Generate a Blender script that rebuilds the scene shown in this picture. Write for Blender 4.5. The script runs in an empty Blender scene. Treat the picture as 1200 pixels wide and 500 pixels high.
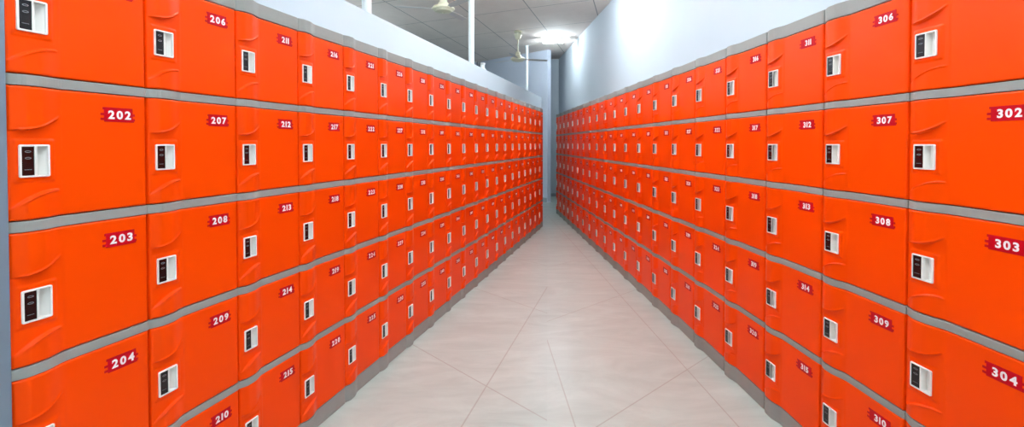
import bpy, bmesh, math, random
from mathutils import Vector, Matrix

random.seed(4)
scene = bpy.context.scene
COL = scene.collection
F = 560.0
CAM_H = 1.354
CEIL = 3.50

# ---------------------------------------------------------------- materials
def new_mat(name):
    m = bpy.data.materials.new(name)
    m.use_nodes = True
    nt = m.node_tree
    b = nt.nodes['Principled BSDF']
    return m, nt, b

def lin(c):
    return tuple(((v / 255.0) / 12.92 if v / 255.0 <= 0.04045 else ((v / 255.0 + 0.055) / 1.055) ** 2.4) for v in c) + (1.0,)

def plain(name, rgb, rough=0.5, spec=0.5, metal=0.0, noise=0.0, scale=40.0, bump=0.0, bscale=200.0):
    m, nt, b = new_mat(name)
    b.inputs['Base Color'].default_value = lin(rgb)
    b.inputs['Roughness'].default_value = rough
    b.inputs['Specular IOR Level'].default_value = spec
    b.inputs['Metallic'].default_value = metal
    tc = nt.nodes.new('ShaderNodeTexCoord')
    if noise > 0:
        n = nt.nodes.new('ShaderNodeTexNoise'); n.inputs['Scale'].default_value = scale
        n.inputs['Detail'].default_value = 3
        nt.links.new(tc.outputs['Object'], n.inputs['Vector'])
        mx = nt.nodes.new('ShaderNodeMix'); mx.data_type = 'RGBA'
        c = lin(rgb)
        mx.inputs['A'].default_value = tuple(v * (1 - noise) for v in c[:3]) + (1,)
        mx.inputs['B'].default_value = tuple(min(1, v * (1 + noise)) for v in c[:3]) + (1,)
        nt.links.new(n.outputs['Fac'], mx.inputs['Factor'])
        nt.links.new(mx.outputs['Result'], b.inputs['Base Color'])
    if bump > 0:
        n2 = nt.nodes.new('ShaderNodeTexNoise'); n2.inputs['Scale'].default_value = bscale
        nt.links.new(tc.outputs['Object'], n2.inputs['Vector'])
        bp = nt.nodes.new('ShaderNodeBump'); bp.inputs['Strength'].default_value = bump
        bp.inputs['Distance'].default_value = 0.002
        nt.links.new(n2.outputs['Fac'], bp.inputs['Height'])
        nt.links.new(bp.outputs['Normal'], b.inputs['Normal'])
    return m

M_ORANGE = plain('orange_plastic', (255, 74, 0), rough=0.32, spec=0.12, noise=0.03, scale=6, bump=0.05, bscale=350)
M_GREY = plain('grey_plastic', (154, 155, 149), rough=0.5, spec=0.2, noise=0.04, scale=20)
M_GAPSHADE = plain('shell_gap_shade', (20, 16, 15), rough=0.8, spec=0.1)  # grey shell coloured near-black: shade of the door gaps painted in
M_WHITE = plain('latch_white_plastic', (246, 243, 236), rough=0.35, noise=0.02)
M_BLACK = plain('keypad_black_plastic', (14, 14, 16), rough=0.25)
M_MARK = plain('keypad_grey_print', (120, 122, 124), rough=0.5)
M_RED = plain('plate_red', (200, 0, 26), rough=0.5, spec=0.15, noise=0.03, scale=60)
M_DIGIT = plain('digit_white', (255, 246, 244), rough=0.5)
M_PANEL = plain('slate_end_panel', (118, 134, 148), rough=0.5, noise=0.06, scale=8)
M_WALL = plain('pale_blue_wall_paint', (198, 206, 212), rough=0.85, spec=0.2, noise=0.02, scale=3, bump=0.1, bscale=60)
M_WALLB = plain('blue_grey_wall_paint', (204, 211, 223), rough=0.85, spec=0.2, noise=0.05, scale=2.5, bump=0.1, bscale=60)
M_POST = plain('post_white_paint', (226, 232, 230), rough=0.4, noise=0.05, scale=9)
M_FAN = plain('fan_cream_enamel', (226, 220, 192), rough=0.4, noise=0.03)
M_BLADE = plain('fan_blade_enamel', (208, 202, 198), rough=0.5, noise=0.03)
M_FITDARK = plain('fitting_dark', (70, 72, 74), rough=0.6)
M_TRIM = plain('skirting_grey', (150, 158, 162), rough=0.6, noise=0.04)

def emit_mat(name, rgb, s):
    m, nt, b = new_mat(name)
    b.inputs['Base Color'].default_value = (0.9, 0.9, 0.9, 1)
    b.inputs['Emission Color'].default_value = lin(rgb)
    b.inputs['Emission Strength'].default_value = s
    return m
M_TUBE = emit_mat('tube_glow', (228, 244, 255), 34.0)
M_TUBE_FAR = emit_mat('far_tube_glow', (228, 244, 255), 75.0)  # far tube, set stronger than the others to brighten the far walls

def joint_lines(nt, vec, ax, ay, off, spacing, width):
    """1 on thin lines: frac((x*ax+y*ay+off)/spacing) near 0"""
    sep = nt.nodes.new('ShaderNodeSeparateXYZ'); nt.links.new(vec, sep.inputs[0])
    def M(op, a, b=None, c=None):
        n = nt.nodes.new('ShaderNodeMath'); n.operation = op
        for i, v in enumerate((a, b, c)):
            if v is None: continue
            if isinstance(v, (int, float)): n.inputs[i].default_value = v
            else: nt.links.new(v, n.inputs[i])
        return n.outputs[0]
    a = M('MULTIPLY', sep.outputs[0], ax)
    b = M('MULTIPLY', sep.outputs[1], ay)
    s = M('ADD', M('ADD', a, b), off)
    fr = M('FRACT', M('DIVIDE', s, spacing))
    d = M('ABSOLUTE', M('SUBTRACT', fr, 0.5))       # .5 on the line
    return M('GREATER_THAN', d, 0.5 - width / spacing / 2)

def tile_mat(name, rgb_lo, rgb_hi, joint, fams, rough, vein=True, jf=0.5):
    m, nt, b = new_mat(name)
    tc = nt.nodes.new('ShaderNodeTexCoord')
    n = nt.nodes.new('ShaderNodeTexNoise'); n.inputs['Scale'].default_value = 1.6
    n.inputs['Detail'].default_value = 8; n.inputs['Roughness'].default_value = 0.65
    n.inputs['Distortion'].default_value = 1.4
    mp = nt.nodes.new('ShaderNodeMapping'); mp.inputs['Scale'].default_value = (1.0, 3.2, 1) if vein else (1, 1, 1)
    mp.inputs['Rotation'].default_value = (0, 0, 0.75)
    nt.links.new(tc.outputs['Object'], mp.inputs['Vector'])
    nt.links.new(mp.outputs[0], n.inputs['Vector'])
    cr = nt.nodes.new('ShaderNodeValToRGB')
    cr.color_ramp.elements[0].position = 0.30; cr.color_ramp.elements[0].color = lin(rgb_lo)
    cr.color_ramp.elements[1].position = 0.68; cr.color_ramp.elements[1].color = lin(rgb_hi)
    nt.links.new(n.outputs['Fac'], cr.inputs[0])
    prev = None
    for fm in fams:
        o = joint_lines(nt, tc.outputs['Object'], *fm)
        if prev is None: prev = o
        else:
            mx = nt.nodes.new('ShaderNodeMath'); mx.operation = 'MAXIMUM'
            nt.links.new(prev, mx.inputs[0]); nt.links.new(o, mx.inputs[1]); prev = mx.outputs[0]
    k = nt.nodes.new('ShaderNodeMath'); k.operation = 'MULTIPLY'; k.inputs[1].default_value = jf
    nt.links.new(prev, k.inputs[0])
    mix = nt.nodes.new('ShaderNodeMix'); mix.data_type = 'RGBA'
    nt.links.new(k.outputs[0], mix.inputs['Factor'])
    nt.links.new(cr.outputs[0], mix.inputs['A']); mix.inputs['B'].default_value = lin(joint)
    nt.links.new(mix.outputs['Result'], b.inputs['Base Color'])
    b.inputs['Roughness'].default_value = rough
    b.inputs['Specular IOR Level'].default_value = 0.3
    return m

# ---------------------------------------------------------------- row geometry
AL = math.atan((744.5 - 600) / F); AR = math.atan((566 - 600) / F)
DL = 0.36 * math.cos(AL) / 0.2385; DR = 0.36 * math.cos(AR) / 0.2515
SL, CL_ = math.sin(AL), math.cos(AL); SR, CR_ = math.sin(AR), math.cos(AR)
KL = (F * DL / CL_) / 2545.0      # depth per column
KR = (F * DR / CR_) / 1985.0
WL = KL / CL_; WR = KR / CR_
uL = Vector((SL, CL_, 0)); inL = Vector((-CL_, SL, 0))
uR = Vector((SR, CR_, 0)); inR = Vector((CR_, -SR, 0))
def PL(y, back=0.0):      # point on left front line at the depth y of the front line
    t = (y - DL * SL) / CL_
    return inL * (DL + back) + uL * t
def PR(y, back=0.0):
    t = (y + DR * SR) / CR_
    return inR * (DR + back) + uR * t
DEPTH = 0.48
NCOL = 20

# ---------------------------------------------------------------- helpers
def link(name, me, mats=(), parent=None, loc=None, smooth=False):
    o = bpy.data.objects.new(name, me)
    COL.objects.link(o)
    for m in mats: me.materials.append(m)
    if parent: o.parent = parent
    if loc is not None: o.location = loc
    if smooth:
        for p in me.polygons: p.use_smooth = True
    return o

def mesh_of(bm, name):
    me = bpy.data.meshes.new(name)
    bmesh.ops.recalc_face_normals(bm, faces=bm.faces)
    bm.to_mesh(me); bm.free()
    return me

def box(bm, x0, x1, y0, y1, z0, z1, bevel=0.0, mi=0, seg=2):
    vs = [bm.verts.new((x, y, z)) for x in (x0, x1) for y in (y0, y1) for z in (z0, z1)]
    idx = [(0, 1, 3, 2), (4, 6, 7, 5), (0, 4, 5, 1), (2, 3, 7, 6), (0, 2, 6, 4), (1, 5, 7, 3)]
    fs = [bm.faces.new([vs[i] for i in f]) for f in idx]
    for f in fs: f.material_index = mi
    if bevel > 0:
        es = list({e for f in fs for e in f.edges})
        r = bmesh.ops.bevel(bm, geom=es, offset=bevel, segments=seg, affect='EDGES', profile=0.7)
        for f in r['faces']: f.material_index = mi

def lathe(bm, prof, seg=32, c=(0, 0, 0), mi=0):
    rings = []
    for r, z in prof:
        if r < 1e-6:
            rings.append([bm.verts.new((c[0], c[1], c[2] + z))])
        else:
            rings.append([bm.verts.new((c[0] + r * math.cos(2 * math.pi * k / seg), c[1] + r * math.sin(2 * math.pi * k / seg), c[2] + z)) for k in range(seg)])
    for a, b in zip(rings, rings[1:]):
        for k in range(seg):
            k2 = (k + 1) % seg
            if len(a) == 1 and len(b) == 1: continue
            if len(a) == 1: f = bm.faces.new((a[0], b[k], b[k2]))
            elif len(b) == 1: f = bm.faces.new((a[k], a[k2], b[0]))
            else: f = bm.faces.new((a[k], a[k2], b[k2], b[k]))
            f.material_index = mi

def empty(name, loc, rz, label, cat, group=None):
    o = bpy.data.objects.new(name, None); COL.objects.link(o)
    o.location = loc; o.rotation_euler = (0, 0, rz)
    o.empty_display_size = 0.05
    o['label'] = label; o['category'] = cat
    if group: o['group'] = group
    return o

def tag(o, label, cat, group=None):
    o['label'] = label; o['category'] = cat
    if group: o['group'] = group

def struct(o, label=None, cat=None):
    o['kind'] = 'structure'
    if label: o['label'] = label
    if cat: o['category'] = cat
    return o

def sst(a, b, x):
    t = max(0.0, min(1.0, (x - a) / (b - a)))
    return t * t * (3 - 2 * t)

# ---------------------------------------------------------------- locker shapes
def wave(s):
    """how far the front stands out towards the corridor at the share s of the width"""
    bump = sst(-0.02, 0.11, s) * (1 - sst(0.18, 0.36, s)) * 0.0160
    return bump + 0.004 * sst(0.3, 1.0, s)

def arc_up(s):      # share of the module height, measured from its top
    q = (s - 0.06) / 0.25
    return 0.302 - 0.085 * max(0, q) ** 2.2
def arc_low(s):
    q = (s - 0.06) / 0.25
    return 0.726 + 0.087 * max(0, 1 - q) ** 2.0

LX0, LX1 = 0.066, 0.252     # latch extents as a share of the width
LT0, LT1 = 0.402, 0.628     # from the top, as a share of the module height
HM = 0.36

def door_h(s, t):
    w = wave(s)
    if 0.02 < s < 0.34:
        ins = sst(-0.001, 0.005, t - arc_up(s)) * (1 - sst(-0.005, 0.001, t - arc_low(s)))
        # zone between the arcs lies deeper; it fades out at both ends of the arcs
        w -= ins * (w - 0.0015) * 0.80
        env = sst(0.045, 0.09, s) * (1 - sst(0.30, 0.33, s))
        w += env * 0.0032 * math.exp(-((t - arc_low(s) - 0.004) / 0.0065) ** 2)
        w += env * 0.0032 * math.exp(-((t - arc_up(s) + 0.004) / 0.0065) ** 2)
        # flat seat round the latch
        e = sst(LX0 - .030, LX0 - .012, s) * (1 - sst(LX1 + .02, LX1 + .05, s)) * sst(LT0 - .045, LT0 - .022, t) * (1 - sst(LT1 + .022, LT1 + .045, t))
        w = w * (1 - e) + 0.006 * e
    return w

def axis_samples(n, marks):
    v = sorted(set([i / n for i in range(n + 1)]))
    out = [x for x in v if all(abs(x - m) > 0.35 / n for m in marks)] + list(marks)
    return sorted(out)

GAPX, Z0D, Z1D = 0.0046, 0.0300, 0.3585      # door edges in the module (module 0..0.36, band below door)
def make_door(W):
    bm = bmesh.new()
    x0, x1 = GAPX / W, 1 - GAPX / W
    # dense over the latch side, coarse over the flat
    ss = [x0 + (0.36 - x0) * i / 44 for i in range(45)] + [0.36 + (x1 - 0.36) * i / 14 for i in range(1, 15)]
    for mk in (LX0 + .004, LX1 - .004):
        k = min(range(len(ss)), key=lambda i: abs(ss[i] - mk)); ss[k] = mk
    t0, t1 = 1 - Z1D / HM, 1 - Z0D / HM
    ts = [t0 + (t1 - t0) * i / 170 for i in range(171)]
    for mk in (LT0 + .004, LT1 - .004):
        k = min(range(len(ts)), key=lambda i: abs(ts[i] - mk)); ts[k] = mk
    # rounded rim
    rim = [(0.0, 0.0045), (0.0012, 0.0018), (0.0035, 0.0003)]
    def roundoff(s, t):
        dx = min(s - x0, x1 - s) * W; dz = min(t - t0, t1 - t) * HM
        d = min(dx, dz)
        return 0.0035 * max(0, 1 - d / 0.005) ** 2
    xs = sorted(set(ss + [x0 + 0.0012 / W, x0 + 0.003 / W, x1 - 0.0012 / W, x1 - 0.003 / W, x1 - 0.006 / W]))
    tt = sorted(set(ts + [t0 + 0.0012 / HM, t1 - 0.0012 / HM]))
    grid = [[bm.verts.new((s * W, -(door_h(s, t) - roundoff(s, t)), (1 - t) * HM)) for t in tt] for s in xs]
    for i in range(len(xs) - 1):
        for j in range(len(tt) - 1):
            cs = (xs[i] + xs[i + 1]) / 2; ct = (tt[j] + tt[j + 1]) / 2
            if LX0 + .004 < cs < LX1 - .004 and LT0 + .004 < ct < LT1 - .004: continue
            f = bm.faces.new((grid[i][j], grid[i + 1][j], grid[i + 1][j + 1], grid[i][j + 1])); f.smooth = True
    # sides going back
    be = [e for e in bm.edges if len(e.link_faces) == 1]
    r = bmesh.ops.extrude_edge_only(bm, edges=be)
    for v in [g for g in r['geom'] if isinstance(g, bmesh.types.BMVert)]:
        v.co.y = 0.014
    bmesh.ops.recalc_face_normals(bm, faces=bm.faces)
    me = bpy.data.meshes.new('door'); bm.to_mesh(me); bm.free()
    me.materials.append(M_ORANGE)
    return me

def strip(bm, W, z0, z1, out=0.0, back=0.03, n=48, mi=0, g=0.0008, bev=0.0015):
    """a wavy-fronted bar from z0 to z1 over the width"""
    prof = [(z0, -bev), (z0 + bev, 0), (z1 - bev, 0), (z1, -bev)]
    cols = []
    for i in range(n + 1):
        s = i / n
        x = g + (W - 2 * g) * s
        yf = -(wave(s) + out) + (0.002 if i in (0, n) else 0)
        cols.append([bm.verts.new((x, back, z0))] + [bm.verts.new((x, yf - b, z)) for z, b in prof] + [bm.verts.new((x, back, z1))])
    for a, b in zip(cols, cols[1:]):
        for k in range(len(a)):
            k2 = (k + 1) % len(a)
            f = bm.faces.new((a[k], b[k], b[k2], a[k2])); f.material_index = mi; f.smooth = False
    bm.faces.new(cols[0]).material_index = mi
    bm.faces.new(list(reversed(cols[-1]))).material_index = mi

def make_shell(W, h, band):
    bm = bmesh.new()
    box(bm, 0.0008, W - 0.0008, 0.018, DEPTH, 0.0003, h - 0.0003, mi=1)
    strip(bm, W, 0.0003, band, back=0.02, out=-0.001)
    me = mesh_of(bm, 'shell'); me.materials.append(M_GREY); me.materials.append(M_GAPSHADE); return me

def make_cap(W, z0, z1):
    bm = bmesh.new()
    strip(bm, W, z0, z1, back=DEPTH, out=0.001, bev=0.003)
    me = mesh_of(bm, 'top_cap'); me.materials.append(M_GREY); return me

def make_plinth(W, h):
    bm = bmesh.new()
    strip(bm, W, 0.0003, h, back=0.02, out=-0.002)
    me = mesh_of(bm, 'plinth'); me.materials.append(M_GREY); return me

def rrect(x0, x1, z0, z1, r, n=5):
    pts = []
    for cx, cz, a0 in ((x1 - r, z1 - r, 0), (x0 + r, z1 - r, 90), (x0 + r, z0 + r, 180), (x1 - r, z0 + r, 270)):
        for k in range(n + 1):
            a = math.radians(a0 + 90 * k / n)
            pts.append((cx + r * math.cos(a), cz + r * math.sin(a)))
    return pts

def make_latch(W):
    """white surround with an open finger cup on its right"""
    x0, x1 = LX0 * W, LX1 * W
    z0, z1 = (1 - LT1) * HM, (1 - LT0) * HM
    ft = -0.0105
    b = 0.0045
    xm = x0 + (x1 - x0) * 0.50
    bm = bmesh.new()
    # outer wall ring
    outer = rrect(x0, x1, z0, z1, 0.004)
    def ring(pts, y): return [bm.verts.new((x, y, z)) for x, z in pts]
    def bridge(A, B):
        for k in range(len(A)):
            k2 = (k + 1) % len(A)
            f = bm.faces.new((A[k], A[k2], B[k2], B[k])); f.smooth = False
    def inset(pts, d):
        cx, cz = (x0 + x1) / 2, (z0 + z1) / 2
        return [(x + (d if x < cx else -d), z + (d if z < cz else -d)) for x, z in pts]
    A = ring(outer, 0.004); B = ring(outer, ft + 0.001); C = ring(inset(outer, 0.001), ft)
    bridge(A, B); bridge(B, C)
    # face frame: bars
    I = 0.001
    def bar(a, c, d, e, ya=ft, yb=0.004): box(bm, a, c, ya, yb, d, e)
    bar(x0 + b * .6, x0 + b, z0 + b * .6, z1 - b * .6); 
    inner = rrect(x0 + b, x1 - b, z0 + b, z1 - b, 0.002)
    D = ring(inner, ft); 
    bridge(C, D)
    E = ring(inner, -0.004)
    bridge(D, E)
    bm.faces.new(E)                     # seat of keypad
    bar(xm - 0.0012, xm + 0.0022, z0 + b * .9, z1 - b * .9, ft, -0.003)
    # cup: scoop sloping from the divider to the right
    cx0, cx1 = xm + 0.0022, x1 - b
    n = 10
    pts = []
    for k in range(n + 1):
        q = k / n
        depth = 0.0125 * (1 - q) ** 0.7 if q > 0 else 0.0125
        pts.append((cx0 + (cx1 - cx0) * q, -0.0045 + 0 * depth))
    me = None
    # remove the plain seat and rebuild it with a cup opening
    for f in [f for f in bm.faces if len(f.verts) > 8]: bm.faces.remove(f)
    zz0, zz1 = z0 + b - 0.0006, z1 - b + 0.0006
    box(bm, x0 + b - .0006, xm + 0.0006, -0.0048, 0.002, zz0, zz1)      # keypad bed
    # cup walls
    yb = 0.0115
    def quad(*p):
        bm.faces.new([bm.verts.new(v) for v in p])
    cxr = cx1 + 0.0006
    xk = cx0 + (cx1 - cx0) * 0.62
    quad((cx0, ft + .002, zz0), (cx0, yb, zz0), (cx0, yb, zz1), (cx0, ft + .002, zz1))
    quad((cx0, yb, zz0), (xk, yb, zz0), (xk, yb, zz1), (cx0, yb, zz1))
    quad((xk, yb, zz0), (cxr, -0.004, zz0), (cxr, -0.004, zz1), (xk, yb, zz1))
    for z in (zz0, zz1):
        quad((cx0, ft + .002, z), (cx0, yb, z), (xk, yb, z), (cxr, -0.004, z), (cxr, ft + .002, z))
    me = bpy.data.meshes.new('latch'); bmesh.ops.recalc_face_normals(bm, faces=bm.faces); bm.to_mesh(me); bm.free()
    me.materials.append(M_WHITE)
    # keypad
    bk = bmesh.new()
    kx0, kx1, kz0, kz1 = x0 + b + .0008, xm - 0.0018, z0 + b + .0008, z1 - b - .0008
    box(bk, kx0, kx1, -0.0092, -0.0047, kz0, kz1, bevel=0.0008, mi=0)
    def oval(cx, cz, rx, rz):
        vs = [bk.verts.new((cx + rx * math.cos(a), -0.0094, cz + rz * math.sin(a))) for a in [2 * math.pi * i / 18 for i in range(18)]]
        vi = [bk.verts.new((cx + rx * .72 * math.cos(a), -0.0094, cz + rz * .45 * math.sin(a))) for a in [2 * math.pi * i / 18 for i in range(18)]]
        for i in range(18):
            j = (i + 1) % 18
            bk.faces.new((vs[i], vs[j], vi[j], vi[i])).material_index = 1
    kw, kh = kx1 - kx0, kz1 - kz0; kc = (kx0 + kx1) / 2
    oval(kc, kz1 - kh * 0.17, kw * 0.27, kh * 0.04)
    oval(kc, kz1 - kh * 0.40, kw * 0.27, kh * 0.04)
    for q in range(6):
        a = kx0 + kw * (0.2 + 0.1 * q)
        box(bk, a, a + kw * 0.075, -0.0094, -0.0091, kz0 + kh * 0.185, kz0 + kh * 0.205, mi=1)
    mk = mesh_of(bk, 'keypad'); mk.materials.append(M_BLACK); mk.materials.append(M_MARK)
    return me, mk

# ---- number plate and digits
PX0, PX1, PT0, PT1 = 0.645, 0.872, 0.108, 0.222
def make_plate(W):
    bm = bmesh.new()
    x0, x1 = PX0 * W, PX1 * W; z0, z1 = (1 - PT1) * HM, (1 - PT0) * HM
    h = z1 - z0; w = x1 - x0
    ys = lambda x: -wave(x / W)
    def slab(a, c, d, e, th=0.0012):
        n = 6
        cols = []
        for i in range(n + 1):
            x = a + (c - a) * i / n
            y = ys(x)
            cols.append([bm.verts.new((x, y + .0005, d)), bm.verts.new((x, y - th, d)), bm.verts.new((x, y - th, e)), bm.verts.new((x, y + .0005, e))])
        for p, q in zip(cols, cols[1:]):
            for k in range(4):
                bm.faces.new((p[k], q[k], q[(k + 1) % 4], p[(k + 1) % 4]))
        bm.faces.new(cols[0]); bm.faces.new(cols[-1][::-1])
    slab(x0, x1, z0, z1)
    t = w * 0.085
    # little teeth at both ends
    for q in (0.10, 0.44):
        slab(x0 - t * 1.4, x0, z0 + h * q, z0 + h * (q + 0.16), 0.0009)
        slab(x1, x1 + t, z0 + h * q, z0 + h * (q + 0.16), 0.0009)
    slab(x0 - t * .6, x0, z0 + h * .84, z1, 0.0009)
    slab(x1, x1 + t * .6, z0, z0 + h * .1, 0.0009)
    me = mesh_of(bm, 'number_plate'); me.materials.append(M_RED); return me

_tess = {}
def glyph(ch):
    if ch in _tess: return _tess[ch]
    cu = bpy.data.curves.new('glyph', 'FONT'); cu.body = ch; cu.size = 1.0; cu.offset = 0.034; cu.resolution_u = 4
    ob = bpy.data.objects.new('glyph', cu); COL.objects.link(ob)
    dg = bpy.context.evaluated_depsgraph_get(); dg.update()
    me = bpy.data.meshes.new_from_object(ob.evaluated_get(dg))
    vs = [v.co.copy() for v in me.vertices]; fs = [tuple(p.vertices) for p in me.polygons]
    x0 = min(v.x for v in vs); x1 = max(v.x for v in vs); y0 = min(v.y for v in vs); y1 = max(v.y for v in vs)
    vs = [((v.x - x0), (v.y - y0)) for v in vs]
    bpy.data.objects.remove(ob); bpy.data.curves.remove(cu); bpy.data.meshes.remove(me)
    _tess[ch] = (vs, fs, x1 - x0, y1 - y0)
    return _tess[ch]

def make_digits(W, num):
    x0, x1 = PX0 * W, PX1 * W; z0, z1 = (1 - PT1) * HM, (1 - PT0) * HM
    H = (z1 - z0) * 0.60
    gs = [glyph(c) for c in num]
    gap = 0.21
    wd = [g[2] / g[3] for g in gs]
    tot = sum(wd) + gap * 2
    fx = min(H * 1.12, (x1 - x0) * 0.80 / tot)     # width stretch
    x = (x0 + x1) / 2 + (x1 - x0) * 0.03 - tot * fx / 2
    zb = (z0 + z1) / 2 - H / 2
    bm = bmesh.new()
    for g, w in zip(gs, wd):
        vs = []
        for vx, vy in g[0]:
            X = x + vx / g[3] * fx; Z = zb + vy / g[3] * H
            vs.append(bm.verts.new((X, -wave(X / W) - 0.0018, Z)))
        for f in g[1]:
            try: bm.faces.new([vs[i] for i in f])
            except ValueError: pass
        x += (w + gap) * fx
    # a hair of thickness
    r = bmesh.ops.extrude_face_region(bm, geom=list(bm.faces))
    for v in [q for q in r['geom'] if isinstance(q, bmesh.types.BMVert)]: v.co.y += 0.0007
    me = mesh_of(bm, 'digits'); me.materials.append(M_DIGIT); return me

ORD = ['first', 'second', 'third', 'fourth', 'fifth', 'sixth', 'seventh', 'eighth', 'ninth', 'tenth']
ROWN = ['top row', 'second row down', 'middle row', 'fourth row down', 'bottom row']
ROWZ = [1.496, 1.136, 0.776, 0.416, 0.0]

def locker_label(side, c, r, num):
    if c < 10:
        col = 'nearest column' if c == 0 else ORD[c] + ' nearest column'
        return 'orange locker numbered %s in the %s bank, %s, %s' % (num, side, col, ROWN[r])
    k = NCOL - 1 - c
    col = 'farthest column' if k == 0 else ORD[k] + ' farthest column'
    return 'small distant orange locker in the %s bank, %s, %s' % (side, col, ROWN[r])

def build_bank(side, W, place, base_num):
    door = make_door(W); shell = make_shell(W, 0.36, 0.027); latch, keypad = make_latch(W); plate = make_plate(W)
    shell5 = make_shell(W, 0.4155, 0.02); cap = make_cap(W, 0.3603, 0.418); plinth = make_plinth(W, 0.083)
    DZ5 = 0.056     # the bottom door sits above the plinth
    for c in range(NCOL):
        loc, rz = place(c)
        for r in range(5):
            num = str(base_num + 5 * c + r + 1)
            root = empty('locker', (loc.x, loc.y, ROWZ[r]), rz, locker_label(side, c, r, num), 'locker',
                         'orange lockers in the %s bank' % side)
            dz = DZ5 if r == 4 else 0.0
            link('shell', shell5 if r == 4 else shell, parent=root)
            link('door', door, parent=root, loc=(0, 0, dz))
            lt = link('latch', latch, parent=root, loc=(0, 0, dz))
            link('keypad', keypad, parent=lt)
            pl = link('number_plate', plate, parent=root, loc=(0, 0, dz))
            link('digits', make_digits(W, num), parent=pl)
            if r == 0: link('top_cap', cap, parent=root)
            if r == 4: link('plinth', plinth, parent=root)

RZL = math.atan2(uL.y, uL.x)
RZR = math.atan2(-uR.y, -uR.x)
build_bank('left', WL, lambda c: (PL(KL * (c + 3.442)), RZL), 200)
build_bank('right', WR, lambda c: (PR(KR * (c + 3.978)), RZR), 300)

# end panel at the near end of the left bank
pe = PL(KL * 3.442)
bm = bmesh.new()
box(bm, -0.034, -0.001, -0.012, DEPTH, 0.0005, 1.914, bevel=0.003)
o = link('end_panel', mesh_of(bm, 'end_panel'), [M_PANEL], loc=(pe.x, pe.y, 0)); o.rotation_euler = (0, 0, RZL)
tag(o, 'slate grey end panel closing the near end of the left locker bank', 'panel')

# ---------------------------------------------------------------- the room
def prism(name, poly, z0, z1, mat, bevel=0):
    bm = bmesh.new()
    a = [bm.verts.new((p[0], p[1], z0)) for p in poly]; b = [bm.verts.new((p[0], p[1], z1)) for p in poly]
    bm.faces.new(a); bm.faces.new(b)
    n = len(poly)
    for i in range(n): bm.faces.new((a[i], a[(i + 1) % n], b[(i + 1) % n], b[i]))
    if bevel:
        bmesh.ops.bevel(bm, geom=[e for e in bm.edges if all(abs(v.co.z - z1) < 1e-6 for v in e.verts)], offset=bevel, segments=2, affect='EDGES')
    return struct(link(name, mesh_of(bm, name), [mat]))

DWR = DR + 0.50
def RW(y, extra=0.0):     # point on the right wall face at depth y
    t = (y + (DWR + extra) * SR) / CR_
    return inR * (DWR + extra) + uR * t
def LW(y, extra=0.0):     # partition face
    D = DL + 0.50 + extra
    t = (y - D * SL) / CL_
    return inL * D + uL * t

prism('wall_right', [RW(-3.2), RW(12.35), RW(12.35, .15), RW(-3.2, .15)], 0, CEIL, M_WALL)
PTOP = CAM_H + 0.4917 * (DL + 0.5) / CL_
prism('wall_left', [LW(-3.0), LW(10.3), LW(10.3, .10), LW(-3.0, .10)], 0, PTOP, M_WALL, bevel=0.006)
# far walls: an angled one that stops at a corner, and the recess behind it
A = Vector((0.814, 10.98, 0)); B = Vector((-0.77, 12.52, 0)); dAB = (B - A).normalized(); nAB = Vector((dAB.y, -dAB.x, 0))
if nAB.y < 0: nAB = -nAB
A2 = A + dAB * 8.6
prism('wall_back', [A, A2, A2 + nAB * .12, (0.90, 11.05, 0)], 0, CEIL, M_WALLB)
prism('wall_far', [(0.70, 12.2), (RW(12.2).x + .02, 12.2), (RW(12.2).x + .02, 12.35), (0.70, 12.35)], 0, CEIL, M_WALL)
prism('wall_corner', [(0.78, 11.15), (0.895, 11.04), (0.90, 12.2), (0.78, 12.2)], 0, CEIL, M_WALLB)
prism('wall_outer', [(-5.35, -3.2), (-5.2, -3.2), (-5.2, 17.2), (-5.35, 17.2)], 0, CEIL, M_WALLB)
prism('wall_behind', [(-5.35, -3.35), (3.2, -3.35), (3.2, -3.2), (-5.35, -3.2)], 0, CEIL, M_WALL)
# skirting on the far walls
prism('baseboard_far', [(0.905, 12.185), (RW(12.185).x - .003, 12.185), (RW(12.185).x - .003, 12.199), (0.905, 12.199)], 0.002, 0.08, M_TRIM)
Ab = A + dAB * 0.02 - nAB * 0.001; Bb = A + dAB * 5
prism('baseboard_back', [Ab, Bb, Bb - nAB * .014, Ab - nAB * .014], 0.002, 0.10, M_TRIM)

def slab_obj(name, poly, z0, z1, mats, split=None):
    bm = bmesh.new()
    for mi, pl in poly:
        a = [bm.verts.new((p[0], p[1], z0)) for p in pl]; b = [bm.verts.new((p[0], p[1], z1)) for p in pl]
        fs = [bm.faces.new(a), bm.faces.new(b)]
        n = len(pl)
        for i in range(n): fs.append(bm.faces.new((a[i], a[(i + 1) % n], b[(i + 1) % n], b[i])))
        for f in fs: f.material_index = mi
    o = link(name, mesh_of(bm, name), mats)
    return struct(o)

def fam(direction, through, spacing, width):
    """lines running along direction through a point"""
    d = Vector((direction[0], direction[1], 0)).normalized()
    nx, ny = d.y, -d.x
    off = -(nx * through[0] + ny * through[1])
    return (nx, ny, off, spacing, width)
def floor_pt(px, py):
    y = F * CAM_H / (py - 168.0)
    return ((px - 600) / F * y, y)
fl = tile_mat('stone_tile_left', (176, 186, 177), (196, 206, 197), (150, 138, 126),
              [fam((SL, CL_), floor_pt(600, 405), 0.80, 0.008),
               fam((0.745, -0.78), floor_pt(565, 452), 1.10, 0.008)], 0.32)
fr = tile_mat('stone_tile_right', (178, 188, 179), (198, 208, 199), (150, 138, 126),
              [fam((SR, CR_), floor_pt(807, 435), 0.78, 0.007),
               fam((0.78, 0.70), floor_pt(807, 435), 1.10, 0.007)], 0.32)
k = (641.5 - 600) / F
mid = [(-0.25, -3.4), (0.0, 0.0), (k * 17.4, 17.4)]
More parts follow.
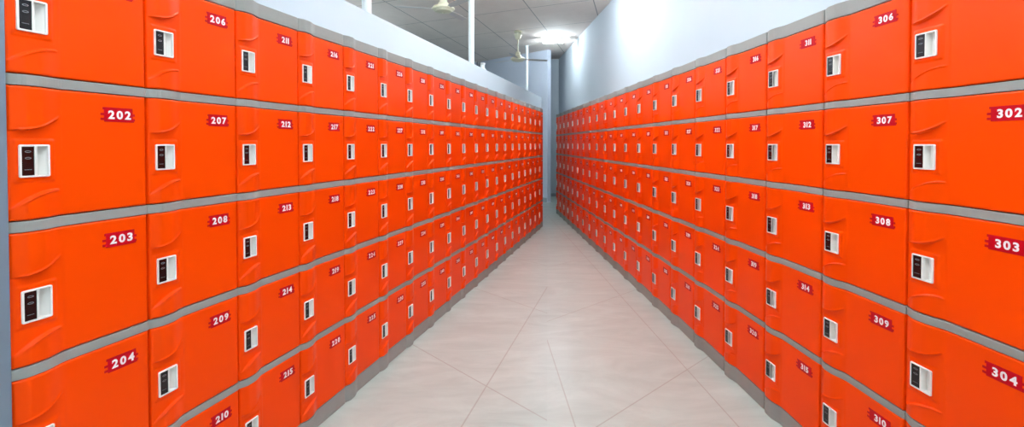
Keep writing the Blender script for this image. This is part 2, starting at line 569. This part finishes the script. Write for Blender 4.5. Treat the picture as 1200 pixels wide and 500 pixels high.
slab_obj('floor', [(0, [(-5.35, -3.4)] + mid + [(-5.35, 17.4)]), (1, [mid[2], mid[1], mid[0], (3.3, -3.4), (3.3, 17.4)])], -0.1, 0, [fl, fr])

def ceil_pt(px, py):
    y = F * (CEIL - CAM_H) / (168.0 - py)
    return ((px - 600) / F * y, y)
cl = tile_mat('ceiling_board', (234, 219, 209), (242, 228, 218), (140, 130, 126),
              [fam((SL, CL_), ceil_pt(479, 18), 1.02, 0.016),
               fam((0.90, -0.43), ceil_pt(604, 36), 1.25, 0.014)], 0.8, vein=False, jf=0.75)
slab_obj('ceiling', [(0, [(-5.35, -3.4), (3.3, -3.4), (3.3, 17.4), (-5.35, 17.4)])], CEIL, CEIL + 0.1, [cl])

# ---------------------------------------------------------------- posts
def post(px, y, z0, label, r=0.034):
    bm = bmesh.new()
    X = (px - 600) / F * y
    lathe(bm, [(0, 0), (r * 1.0, 0), (r, 0.002), (r, CEIL - z0 - 0.012), (r * 1.7, CEIL - z0 - 0.010), (r * 1.7, CEIL - z0 - 0.001), (0, CEIL - z0 - 0.001)], 24)
    o = link('post', mesh_of(bm, 'post'), [M_POST], loc=(X, y, z0 + 0.0005))
    tag(o, label, 'post', 'white posts above the partition')
def part_y(px):      # depth of the partition centre line seen at this column
    return F * (DL + 0.55) / (CL_ * (744.5 - px))
post(430.5, part_y(430.5), PTOP, 'thick bright white post on the partition, nearest the camera', 0.036)
post(552.5, part_y(552.5), PTOP, 'slim white post rising from partition between the two ceiling fans', 0.036)
post(617.5, 10.55, 0, 'thin white post behind the far ceiling fan by the back wall', 0.030)

# small fitting on the partition top
y = part_y(566); FS = 1.5
e = empty('wall_fitting', ((565.5 - 600) / F * y, y, PTOP + 0.0005), 0.3, 'small grey and white fitting perched on partition top beside the slim post', 'fitting')
bm = bmesh.new(); lathe(bm, [(0, 0), (.030, 0), (.032, .01), (.022, .03), (.020, .075), (.026, .085), (.026, .10), (0, .10)], 20)
link('body', mesh_of(bm, 'body'), [M_POST], parent=e, smooth=False)
bm = bmesh.new(); box(bm, -.052, -.024, -.02, .02, .015, .115, bevel=.004)
link('bracket', mesh_of(bm, 'bracket'), [M_FITDARK], parent=e); e.scale = (FS, FS, .95)

# ---------------------------------------------------------------- fans
def fan(px, y, hub_z, label, rot, sc=1.0):
    X = (px - 600) / F * y
    e = empty('ceiling_fan', (X, y, CEIL), 0, label, 'ceiling fan', 'cream ceiling fans')
    H = CEIL - hub_z
    bm = bmesh.new(); lathe(bm, [(0, -.001), (.070, -.001), (.078, -.02), (.066, -.035), (0, -.035)], 32)
    link('ceiling_plate', mesh_of(bm, 'ceiling_plate'), [M_FAN], parent=e)
    bm = bmesh.new(); lathe(bm, [(0, -.036), (.018, -.036), (.018, -.06), (.074, -.062), (.072, -.085), (.042, -.16), (.014, -.17), (0, -.17)], 32)
    link('canopy', mesh_of(bm, 'canopy'), [M_FAN], parent=e, smooth=False)
    bm = bmesh.new(); lathe(bm, [(0, -.168), (.014, -.168), (.014, -(H - .14)), (0, -(H - .14))], 20)
    link('downrod', mesh_of(bm, 'downrod'), [M_FAN], parent=e)
    bm = bmesh.new()
    prof = [(0, .150), (.030, .150), (.048, .145), (.052, .10), (.066, .09), (.080, .052), (.13, .042), (.150, .018), (.150, .006), (.138, .0), (.134, -.004), (.128, -.006), (.11, -.022), (.04, -.034), (.016, -.036), (.014, -.030), (0, -.030)]
    lathe(bm, [(r * sc, z - H) for r, z in prof], 48)
    link('motor_housing', mesh_of(bm, 'motor_housing'), [M_FAN], parent=e)
    for q in range(3):
        bm = bmesh.new()
        a = rot + q * 2 * math.pi / 3
        R0, R1 = .125 * sc, .60
        st = []
        for i in range(9):
            t = i / 8
            rr = R0 + (R1 - R0) * t
            w = .020 + .028 * min(1, t * 3) - (.012 * max(0, t - .85) / .15)
            st.append([(rr, -w, .010), (rr, w, -.006), (rr, w, -.003), (rr, -w, .013)])
        cols = []
        ca, sa = math.cos(a), math.sin(a)
        for s4 in st: cols.append([bm.verts.new((x * ca - yy * sa, x * sa + yy * ca, z - H + .012)) for x, yy, z in s4])
        for c0, c1 in zip(cols, cols[1:]):
            for kk in range(4): bm.faces.new((c0[kk], c1[kk], c1[(kk + 1) % 4], c0[(kk + 1) % 4]))
        bm.faces.new(cols[0]); bm.faces.new(cols[-1][::-1])
        link('blade', mesh_of(bm, 'blade'), [M_BLADE], parent=e)
yf2 = F * (CEIL - CAM_H) / (168 - 37.0)
fan(607, yf2, CAM_H + (168 - 70.5) / F * yf2, 'cream ceiling fan hanging before the back wall, whole downrod in view', 0.30, .95)
yf1 = 6.1
fan(520, yf1, CAM_H + (168 - 12.5) / F * yf1, 'nearer cream ceiling fan, only its hub showing at the top edge', 1.2, .95)

# ---------------------------------------------------------------- tube lights
def batten(x, y, rz, label, L=1.2, drop=0.0, strength=None):
    e = empty('tube_light', (x, y, CEIL - drop), rz, label, 'ceiling light', 'white tube lights')
    bm = bmesh.new(); box(bm, -.03, .03, -L / 2, L / 2, -.035, -.001, bevel=.005)
    link('housing', mesh_of(bm, 'housing'), [M_POST], parent=e)
    if drop > 0:
        for q in (-.4, .4):
            bm = bmesh.new(); lathe(bm, [(0, -.003), (.006, -.003), (.006, drop), (0, drop)], 10, c=(0, q * L, 0))
            link('hanger', mesh_of(bm, 'hanger'), [M_POST], parent=e)
    bm = bmesh.new()
    n = 12
    for sgn in (0,):
        A_ = [bm.verts.new((.026 * math.cos(2 * math.pi * i / n), -L / 2 + .03, -.063 + .026 * math.sin(2 * math.pi * i / n))) for i in range(n)]
        B_ = [bm.verts.new((v.co.x, L / 2 - .03, v.co.z)) for v in A_]
        for i in range(n): bm.faces.new((A_[i], A_[(i + 1) % n], B_[(i + 1) % n], B_[i]))
        bm.faces.new(A_); bm.faces.new(B_[::-1])
    link('tube', mesh_of(bm, 'tube'), [M_TUBE_FAR if strength else M_TUBE], parent=e)
    bm = bmesh.new(); box(bm, -.02, .02, -L / 2, -L / 2 + .029, -.09, -.036); box(bm, -.02, .02, L / 2 - .029, L / 2, -.09, -.036)
    link('end_holder', mesh_of(bm, 'end_holder'), [M_POST], parent=e)
yb = F * (CEIL - CAM_H - .06) / (168 - 48.0)
batten((648 - 600) / F * yb, yb, math.pi / 2, 'short bright tube light on the far ceiling above the right bank', .45, .02, 1)
batten(0.8, 6.0, 0.06, 'tube light on the ceiling over the middle of the right bank', 1.2, .02)
batten(-3.2, 8.0, -0.25, 'unseen tube light beyond the partition, added to brighten the back wall', 1.2, .1)  # added fill hidden by the partition, lifts back wall and ceiling
batten(-3.6, 4.6, -0.25, 'unseen tube light beyond the partition beside the nearer fan, added fill', 1.2, .1)  # another added fill lamp, out of view, for the ceiling beyond
batten(0.25, 2.7, -0.1, 'tube light on the ceiling above the corridor ahead of camera', 1.2, .25)
batten(-0.25, 4.6, -0.25, 'tube light on the ceiling above the corridor, just out of view', 1.2, .02)
batten(-0.3, 0.3, -0.1, 'tube light on the ceiling directly above the camera', 1.2, .25)
batten(0.7, -0.6, -0.1, 'tube light on the ceiling above the corridor entrance', 1.2, .25)
batten(-0.6, -2.2, -0.1, 'tube light on the ceiling behind the camera', 1.2, .25)
batten(-3.4, 1.2, -0.25, 'unseen tube light behind the near partition, added fill for the ceiling', 1.2, .25)  # out of view, added to raise the light behind the partition

# ---------------------------------------------------------------- world, camera
w = bpy.data.worlds.new('world'); scene.world = w; w.use_nodes = True
w.node_tree.nodes['Background'].inputs[0].default_value = (0.8, 0.88, 1, 1)
w.node_tree.nodes['Background'].inputs[1].default_value = 0.2

cam = bpy.data.cameras.new('camera'); co = bpy.data.objects.new('camera', cam); COL.objects.link(co)
scene.camera = co
PITCH = 0.018
cam.sensor_fit = 'HORIZONTAL'; cam.sensor_width = 36.0
cam.lens = F / 1200 * 36
cam.clip_start = 0.02; cam.clip_end = 100
co.location = (0, 0, CAM_H)
co.rotation_euler = (math.pi / 2 - PITCH, 0, 0)
cam.shift_y = -(250 - 168 - F * math.tan(PITCH)) / 1200.0

scene.view_settings.view_transform = 'Standard'
scene.view_settings.look = 'None'
scene.view_settings.gamma = 1.0
scene.view_settings.use_curve_mapping = False
scene.view_settings.exposure = 1.72
